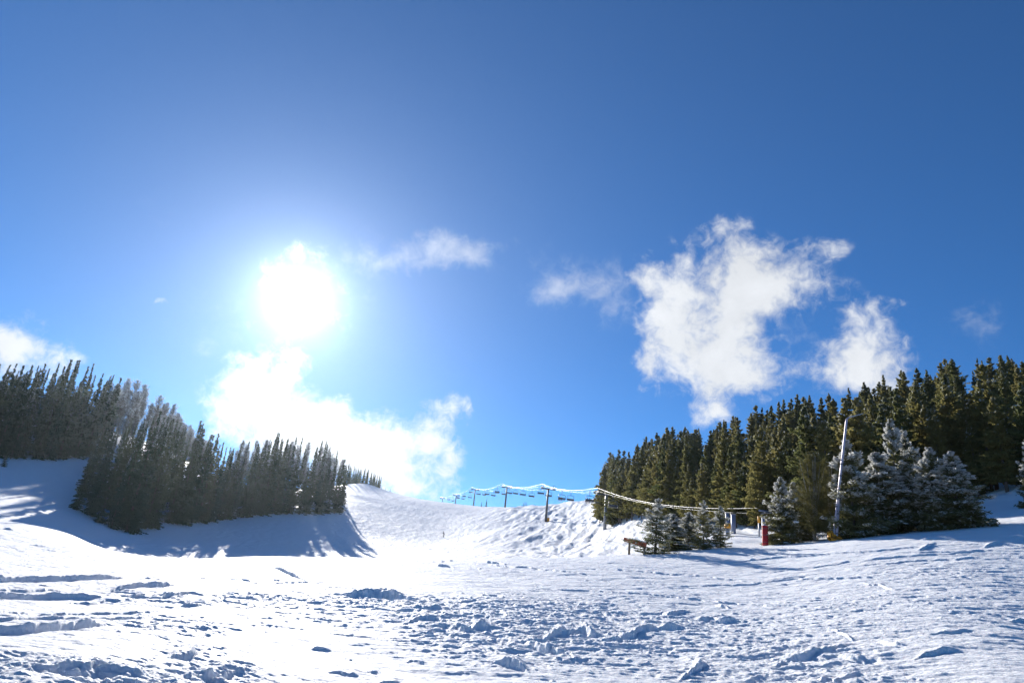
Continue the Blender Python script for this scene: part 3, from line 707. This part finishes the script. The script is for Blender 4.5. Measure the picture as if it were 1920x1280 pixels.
# people -------------------------------------------------------------
def skin_mesh(name, nodes, edges, mat, sub=1):
    me = bpy.data.meshes.new(name); me.from_pydata([nodes[k][0] for k in nodes], [(list(nodes).index(a), list(nodes).index(b)) for a, b in edges], [])
    o = bpy.data.objects.new(name, me); col.objects.link(o)
    m_ = o.modifiers.new('skin', 'SKIN'); m_.use_smooth_shade = True
    for i, k in enumerate(nodes):
        r_ = nodes[k][1]; me.skin_vertices[0].data[i].radius = (r_, r_) if not hasattr(r_, '__len__') else r_
    me.skin_vertices[0].data[0].use_root = True
    s_ = o.modifiers.new('sub', 'SUBSURF'); s_.levels = sub; s_.render_levels = sub
    dg = bpy.context.evaluated_depsgraph_get(); dg.update(); m2 = bpy.data.meshes.new_from_object(o.evaluated_get(dg)); m2.name = name
    m2.materials.clear(); m2.materials.append(mat); bpy.data.objects.remove(o)
    return m2
def body_nodes(seated):
    if seated:
        N_ = {'pelvis': ((0, 0, 0), .17), 'chest': ((0, -.03, .33), (.19, .13)), 'neck': ((0, 0, .52), .065), 'head': ((0, .03, .66), .10), 'crown': ((0, .02, .76), .07)}
        leg = lambda s: {'hip%d' % s: ((s * .10, .04, -.02), .11), 'knee%d' % s: ((s * .13, .45, .02), .075), 'ankle%d' % s: ((s * .13, .50, -.42), .055), 'toe%d' % s: ((s * .14, .68, -.48), .05)}
        arm = lambda s: {'sh%d' % s: ((s * .21, -.03, .42), .07), 'el%d' % s: ((s * .28, .1, .17), .055), 'wr%d' % s: ((s * .18, .34, .18), .04), 'ha%d' % s: ((s * .16, .42, .18), .042)}
    else:
        N_ = {'pelvis': ((0, 0, .78), .16), 'chest': ((0, .16, 1.12), (.19, .14)), 'neck': ((0, .24, 1.32), .065), 'head': ((0, .28, 1.46), .10), 'crown': ((0, .28, 1.56), .07)}
        leg = lambda s: {'hip%d' % s: ((s * .11, 0, .74), .11), 'knee%d' % s: ((s * .15, .2, .46), .075), 'ankle%d' % s: ((s * .16, .02, .12), .06), 'toe%d' % s: ((s * .16, .2, .07), .055)}
        arm = lambda s: {'sh%d' % s: ((s * .22, .18, 1.22), .07), 'el%d' % s: ((s * .36, .26, 1.0), .055), 'wr%d' % s: ((s * .34, .48, .98), .04), 'ha%d' % s: ((s * .34, .55, .98), .042)}
    E = [('pelvis', 'chest'), ('chest', 'neck'), ('neck', 'head'), ('head', 'crown')]
    for s in (-1, 1):
        N_.update(leg(s)); N_.update(arm(s))
        E += [('pelvis', 'hip%d' % s), ('hip%d' % s, 'knee%d' % s), ('knee%d' % s, 'ankle%d' % s), ('ankle%d' % s, 'toe%d' % s),
              ('chest', 'sh%d' % s), ('sh%d' % s, 'el%d' % s), ('el%d' % s, 'wr%d' % s), ('wr%d' % s, 'ha%d' % s)]
    return N_, E
SKINNED = {}
def person(label, seated, mat, loc, rz, group=None, skis=True):
    key = (seated, mat.name)
    if key not in SKINNED:
        N_, E = body_nodes(seated); SKINNED[key] = (skin_mesh('body', N_, E, mat), N_)
    me, N_ = SKINNED[key]
    o = thing('person', label, 'person', loc, rz, group); obj('body', me, o)
    h = N_['head'][0]
    MB().ball((h[0], h[1] - .01, h[2] + .06), .135, .95, 1.05, .9, 12, 8).build('helmet', M_HELM, o, True)
    MB().ball((h[0], h[1] + .075, h[2] - .02), .065, 1, .7, 1.1, 10, 7).build('face', M_SKIN, o, True)
    for s in (-1, 1):
        t = N_['toe%d' % s][0]
        MB().box((t[0], t[1] + .05, t[2] - .07), (.09, 1.65, .025)).build('ski', M_SKI, o)
        w = N_['ha%d' % s][0]
        MB().tube([w, (w[0] + s * .08, w[1] + (-.5 if not seated else .35), max(w[2] - .95, .03) if not seated else w[2] - .3)], .012, 5).build('ski_pole', M_DARK, o)
    return o
side_w = {2: ('left', 'right'), 3: ('left', 'middle', 'right')}
where = {1106: 'of the pair on the chair nearest the forest edge', 1054: 'of the pair on the chair right of the second tower', 933: 'of the three on the full chair left of the third tower', 860: 'of the pair on the small far chair by the fifth tower'}
for p, sd, nr, u in riders:
    a = R(8) + (PI if sd > 0 else 0)
    for k in range(nr):
        off = (k - (nr - 1) / 2) * .62 - (.25 if nr == 2 else 0)
        q = Vector((off * math.cos(a) - .0 * math.sin(a), off * math.sin(a), -2.40)) + p
        person('dark skier, %s one %s' % (side_w[nr][k], where[u]), True, M_REDJ if (u == 1106 and k == 0) else M_JACKET, q, a, 'people riding the chairlift')
x_, y_ = hit(832, 1007.5, 90); o = person('lone skier in dark clothes standing on the open sunlit piste', False, M_JACKET, (x_, y_, ground_z(x_, y_) + .02), R(115))
x_, y_ = hit(518, 1046.5, 20)
dr = ray(518, 1044.5); h_ = math.hypot(dr[0], dr[1]); x_, y_ = dr[0] / h_ * 92, dr[1] / h_ * 92
o = person('skier in dark red of whom only the head shows above the near snow crest', False, M_REDJ, (x_, y_, max(ground_z(x_, y_), dr[2] / h_ * 92 - 1.62)), R(150))

# ------------------------------------------------------------------ red brown board on posts
p1 = at(1170, 1010.5, 60.5); p2 = at(1212, 1021.5, 58.0)
z1 = ground_z(p1.x, p1.y)
o = thing('board_rail', 'red brown wooden board on a weathered post with snow on top, beside the ragged spruce', 'board', (p1.x, p1.y, z1))
d_ = (p2 - p1); L_ = d_.length; ctr = (p1 + p2) / 2 - Vector((p1.x, p1.y, z1)); ex = d_.normalized(); ey = Vector((0, 0, 1)).cross(ex).normalized(); ez = ex.cross(ey)
Mr = Matrix((ex, ey, ez)).transposed()
MB().box(ctr, (L_, .09, .36), Mr, .015).build('board', M_WOOD, o)
MB().box(ctr + ez * .225, (L_ * .98, .22, .10), Mr, .04).build('snow_cap', SNOW, o, True)
for t in (.27, .93):
    q = p1.lerp(p2, t) - Vector((p1.x, p1.y, z1)); gz_ = ground_z(p1.x + q.x, p1.y + q.y) - z1
    MB().tube([(q.x, q.y + .12, gz_ - .4), (q.x, q.y + .12, q.z + .05)], [.115, .095], 10).build('post', M_POST, o, True)

# red padded post
pt = at(1434, 985, 63.5); z = ground_z(pt.x, pt.y)
o = thing('padded_post', 'tall red padded post standing on lit snow at the foot of the pines', 'post', (pt.x, pt.y, z)); Hh = pt.z - z
MB().tube([(0, 0, -.3), (0, 0, Hh + .12)], .10, 10).build('core', M_STEEL, o, True)
mb = MB(); mb.tube([(0, 0, .0), (0, 0, .04), (0, 0, Hh * .33), (0, 0, Hh * .335 + .01), (0, 0, Hh * .66), (0, 0, Hh * .66 + .02), (0, 0, Hh - .04), (0, 0, Hh)], [.25, .27, .275, .262, .275, .262, .27, .24], 18); mb.build('pad', M_RED, o, True)
for zz in (Hh * .15, Hh * .5, Hh * .83): MB().tube([(0, 0, zz), (0, 0, zz + .045)], .283, 18).build('strap', M_DARK, o, True)
MB().ball((0, 0, Hh), .2, 1, 1, .35).build('snow_cap', SNOW, o, True)

# snowmaking pole
Yp = 58.0
b_ = at(1563, 1011, Yp); t_ = at(1587, 790, Yp); zb = ground_z(b_.x, b_.y)
o = thing('snowmaking_tower', 'tall leaning lilac grey snowmaking pole with bent head and yellow foot pad', 'snowmaking pole', (b_.x, b_.y, zb))
rel = lambda p: (p.x - b_.x, p.y - b_.y, p.z - zb)
k1, k2, k3 = at(1587.5, 786, Yp), at(1591, 782.5, Yp), at(1618, 775, Yp)
low = at(1561.5, 1016, Yp)
MB().tube([(-.08, 0, -.5), rel(b_), rel(b_.lerp(t_, .5)), rel(t_), rel(k1), rel(k2)], [.125, .12, .105, .095, .08, .06], 12).build('pipe', M_PIPE, o, True)
MB().tube([rel(k2), rel(k2.lerp(k3, .5)), rel(k3)], [.055, .05, .045], 8).build('lance', M_STEEL, o, True)
s1, s2 = at(1569, 1008, Yp - .2), at(1573.5, 935, Yp - .2)
MB().tube([(rel(s1)[0], rel(s1)[1], -.4), rel(s1), rel(s2)], [.10, .09, .085], 10).build('support_pipe', M_PIPE, o, True)
for i, f in enumerate((.12, .26, .40, .52, .62)):
    q = b_.lerp(t_, f); MB().tube([rel(q), (rel(q)[0] + .02, 0, rel(q)[2] + .09)], .14, 12).build('clamp', M_DARK, o, True)
for f in (.1, .6):
    q = s1.lerp(s2, f); MB().tube([rel(q), (rel(q)[0] + .01, rel(q)[1], rel(q)[2] + .07)], .11, 10).build('clamp', M_DARK, o, True)
MB().box((.05, -.05, .25), (1.15, .6, .55), None, .18).box((-.28, -.08, .42), (.5, .55, .75), Matrix.Rotation(R(8), 3, 'Y'), .16).build('pad', M_YEL, o, True)
MB().tube([rel(at(1548, 1003, Yp + .4)), rel(at(1563, 1002, Yp + .1))], .05, 8).build('hydrant_arm', M_STEEL, o, True)

# ------------------------------------------------------------------ sky and light
SUN_PX = (560, 562)
sa, se = azel(*SUN_PX)
se_l = se - R(1.6)   # the lamp stands at the lower half of the blown out disc
sdir = Vector((math.sin(sa) * math.cos(se), math.cos(sa) * math.cos(se), math.sin(se)))
sl = bpy.data.lights.new('sun', 'SUN'); sl.energy = 5.0; sl.angle = R(.55); sl.color = (1, .95, .88)
so = bpy.data.objects.new('sun', sl); col.objects.link(so); ldir = Vector((math.sin(sa) * math.cos(se_l), math.cos(sa) * math.cos(se_l), math.sin(se_l)))
so.rotation_euler = ldir.to_track_quat('Z', 'Y').to_euler(); so.location = ldir * 50

w = bpy.data.worlds.new("World"); bpy.context.scene.world = w; w.use_nodes = True
nt = w.node_tree; nt.nodes.clear(); L = nt.links.new
out = N(nt, 'ShaderNodeOutputWorld'); bg = N(nt, 'ShaderNodeBackground'); L(bg.outputs[0], out.inputs[0])
bg.inputs['Strength'].default_value = .064
sky = N(nt, 'ShaderNodeTexSky', sky_type='NISHITA'); sky.sun_disc = False; sky.sun_elevation = se_l; sky.sun_rotation = sa
sky.altitude = 2800; sky.air_density = 1.0; sky.dust_density = .05; sky.ozone_density = 6
tc = N(nt, 'ShaderNodeTexCoord')
def math_(op, a, b=None, c=None, clamp=False):
    nd = N(nt, 'ShaderNodeMath', operation=op); nd.use_clamp = clamp
    for i, x in enumerate((a, b, c)):
        if x is None: continue
        if isinstance(x, (int, float)): nd.inputs[i].default_value = x
        else: L(x, nd.inputs[i])
    return nd.outputs[0]
sep = N(nt, 'ShaderNodeSeparateXYZ'); nrm = N(nt, 'ShaderNodeVectorMath', operation='NORMALIZE'); L(tc.outputs['Generated'], nrm.inputs[0]); L(nrm.outputs[0], sep.inputs[0])
azn = math_('ARCTAN2', sep.outputs[0], sep.outputs[1]); eln = math_('ARCSINE', sep.outputs[2])
cmb = N(nt, 'ShaderNodeCombineXYZ'); L(azn, cmb.inputs[0]); L(eln, cmb.inputs[1])
def noise(vec, scale, detail, rough, dist=0, lac=2.0):
    nd = N(nt, 'ShaderNodeTexNoise'); nd.inputs['Scale'].default_value = scale; nd.inputs['Detail'].default_value = detail; nd.inputs['Roughness'].default_value = rough
    nd.inputs['Distortion'].default_value = dist; nd.inputs['Lacunarity'].default_value = lac; L(vec, nd.inputs['Vector']); return nd
wn_ = noise(nrm.outputs[0], 11, 4, .55)
vs = N(nt, 'ShaderNodeVectorMath', operation='SUBTRACT'); L(wn_.outputs['Color'], vs.inputs[0]); vs.inputs[1].default_value = (.5, .5, .5)
vm = N(nt, 'ShaderNodeVectorMath', operation='MULTIPLY_ADD'); L(vs.outputs[0], vm.inputs[0]); vm.inputs[1].default_value = (.075, .075, 0); L(cmb.outputs[0], vm.inputs[2])
def blobs(lst):
    tot = None
    for u, v, ru, rv, rot, wt in lst:
        a, e = azel(u, v); ca, sa_ = math.cos(R(rot)), math.sin(R(rot))
        a1, e1 = azel(u + ru * ca, v - ru * sa_); a2, e2 = azel(u + rv * sa_, v + rv * ca)
        dx, dy = a1 - a, e1 - e; l1 = math.hypot(dx, dy); l2 = math.hypot(a2 - a, e2 - e)
        mp = N(nt, 'ShaderNodeMapping', vector_type='TEXTURE'); mp.inputs['Location'].default_value = (a, e, 0); mp.inputs['Rotation'].default_value = (0, 0, math.atan2(dy, dx)); mp.inputs['Scale'].default_value = (l1, l2, 1)
        L(vm.outputs[0], mp.inputs[0]); ln = N(nt, 'ShaderNodeVectorMath', operation='DOT_PRODUCT'); L(mp.outputs[0], ln.inputs[0]); L(mp.outputs[0], ln.inputs[1])
        ex_ = math_('EXPONENT', math_('MULTIPLY', ln.outputs['Value'], -1.0))
        tot = math_('MULTIPLY', ex_, wt) if tot is None else math_('MULTIPLY_ADD', ex_, wt, tot)
    return tot
CL = [ # right hand cloud
 (1235,560,60,75,0,.9),(1200,520,30,30,0,.7),(1260,640,60,60,0,.9),(1215,690,22,45,0,.8),(1340,560,90,100,0,1.2),(1380,480,40,70,20,.8),(1375,435,28,25,0,.6),(1430,490,70,35,20,.8),(1520,475,60,26,15,.75),
 (1560,480,25,22,0,.5),(1430,560,75,45,0,.8),(1330,680,75,60,0,1),(1330,745,40,50,0,1),(1395,700,60,40,0,.75),(1400,620,60,60,0,.9),(1500,545,90,30,-12,.62),(1440,720,60,30,0,.6),(1450,520,60,40,0,.5),
 # its neighbour over the trees
 (1570,665,50,36,0,.85),(1615,655,55,40,0,.85),(1665,695,45,34,0,.85),(1570,725,70,28,0,.75),(1620,705,60,36,0,.6),(1660,580,48,14,-6,.55),(1610,600,60,22,0,.45),(1480,690,45,35,0,.35),
 # behind the left clump
 (455,705,55,40,0,1.1),(520,700,50,50,0,1.2),(440,760,40,50,0,.8),(500,790,90,60,0,1.4),(600,810,90,50,0,1.4),(620,770,40,30,0,.8),(680,830,60,45,0,1.1),(650,860,120,50,0,1.3),(700,800,28,22,0,.5),
 (760,870,70,50,0,.9),(740,820,40,22,0,.7),(800,800,26,40,0,.85),(840,765,28,24,0,.95),(820,820,30,30,0,.8),(850,860,26,30,0,.7),(790,920,70,26,0,.9),(850,890,26,26,0,.8),(870,780,10,14,0,.5),(720,900,60,40,0,.8),
 # far left
 (0,650,70,45,20,1.2),(50,670,60,30,20,1.1),(110,690,40,22,20,.8),(-60,640,80,60,0,1.2),
 (510,505,45,40,0,.55),(590,480,60,34,0,.6),(640,540,36,50,0,.5),(500,590,50,30,0,.45),(560,640,40,30,0,.2),(620,600,40,30,0,.45),
 # puff left of the sun
 (300,565,12,6,0,.62)]
WISP = [(720,490,100,34,0,.7),(850,485,70,34,8,.8),(800,470,120,36,0,.35),(1040,548,60,26,0,.6),(1080,520,110,70,0,.45),(1120,560,60,50,0,.3),(1840,610,60,34,0,.55),(1500,700,90,50,0,.5),(1480,610,110,40,0,.45),(930,470,40,20,0,.3),(390,650,40,20,0,.25),(1200,640,120,60,0,.2),(350,420,120,50,-20,.2),(560,560,170,110,0,.42)]
F1 = blobs(CL); F2 = blobs(WISP)
# fibres and curls
n1 = noise(nrm.outputs[0], 15, 12, .58, .35); n2 = noise(nrm.outputs[0], 52, 8, .62, .5)
d1 = math_('ADD', math_('MULTIPLY', math_('SUBTRACT', n1.outputs['Fac'], .5), 3.2), math_('MULTIPLY', math_('SUBTRACT', n2.outputs['Fac'], .5), 2.3))
def smap(val, a, b):
    m_ = N(nt, 'ShaderNodeMapRange', interpolation_type='SMOOTHSTEP'); m_.inputs['From Min'].default_value = a; m_.inputs['From Max'].default_value = b; L(val, m_.inputs['Value']); return m_.outputs[0]
gate = smap(F1, .12, .38)
dens1 = math_('MULTIPLY', smap(math_('ADD', F1, d1), .22, 2.0), gate)
dens2 = math_('MULTIPLY', smap(math_('ADD', F2, math_('MULTIPLY', d1, .55)), .18, 1.7), smap(F2, .03, .45))
dens2 = math_('MULTIPLY', dens2, .55)
dens = math_('MAXIMUM', dens1, dens2)
dens = math_('MINIMUM', dens, .97)
# aureole and glare of the sun, painted into the sky colour as a glow
dt = N(nt, 'ShaderNodeVectorMath', operation='DOT_PRODUCT'); L(nrm.outputs[0], dt.inputs[0]); dt.inputs[1].default_value = sdir
gam = math_('ARCCOSINE', math_('MINIMUM', dt.outputs['Value'], .9999999))
gl = math_('DIVIDE', .088, math_('ADD', math_('POWER', gam, 1.5), .0022))
glc = N(nt, 'ShaderNodeVectorMath', operation='SCALE'); glc.inputs[0].default_value = (.86, .97, 1.08); L(gl, glc.inputs['Scale'])
grade = N(nt, 'ShaderNodeVectorMath', operation='MULTIPLY'); L(sky.outputs[0], grade.inputs[0]); grade.inputs[1].default_value = (.44, .87, 1.06)
mixc = N(nt, 'ShaderNodeMix', data_type='RGBA'); L(dens, mixc.inputs[0]); L(grade.outputs[0], mixc.inputs[6])
cb = math_('ADD', math_('MULTIPLY_ADD', n1.outputs['Fac'], .5, .72), math_('MULTIPLY', gl, .12))
ccol = N(nt, 'ShaderNodeVectorMath', operation='SCALE'); ccol.inputs[0].default_value = (6.4, 6.6, 6.9); L(cb, ccol.inputs['Scale']); L(ccol.outputs[0], mixc.inputs[7])
addc = N(nt, 'ShaderNodeVectorMath', operation='ADD'); L(mixc.outputs[2], addc.inputs[0]); L(glc.outputs[0], addc.inputs[1])
L(addc.outputs[0], bg.inputs['Color'])
w.cycles.sampling_method = 'MANUAL'; w.cycles.sample_map_resolution = 512

# ------------------------------------------------------------------ thin haze volume, added to imitate the sun's veiling glare
hz = MB(); zb_ = float(GZ.min()) - 1.0; zt_ = 105.0
hz.v = [(x, y, z) for z in (zb_, zt_) for x, y in ((-3300, -3300), (3300, -3300), (3300, 3300), (-3300, 3300))]
hz.q = [(3, 2, 1, 0), (4, 5, 6, 7), (0, 1, 5, 4), (1, 2, 6, 5), (2, 3, 7, 6), (3, 0, 4, 7)]
hm = bpy.data.materials.new('haze'); hm.use_nodes = True; hm.node_tree.nodes.clear()
ho = N(hm.node_tree, 'ShaderNodeOutputMaterial'); hv = N(hm.node_tree, 'ShaderNodeVolumePrincipled')
hv.inputs['Color'].default_value = (.72, .86, 1, 1); hv.inputs['Density'].default_value = HAZE; hv.inputs['Anisotropy'].default_value = .76
hm.node_tree.links.new(hv.outputs[0], ho.inputs['Volume'])
ho_ = obj('haze', hz.mesh('haze', hm)); ho_['kind'] = 'stuff'; ho_['label'] = 'thin bright haze added to imitate veiling sun glare over the slopes'
sc = bpy.context.scene
sc.view_settings.view_transform = 'Standard'; sc.view_settings.look = 'None'; sc.view_settings.gamma = 1; sc.view_settings.exposure = .96
sc.cycles.use_denoising = True
try: sc.cycles.denoiser = 'OPENIMAGEDENOISE'
except Exception: pass
sc.cycles.max_bounces = 6; sc.cycles.diffuse_bounces = 3; sc.cycles.glossy_bounces = 2; sc.cycles.transmission_bounces = 3; sc.cycles.sample_clamp_indirect = 6
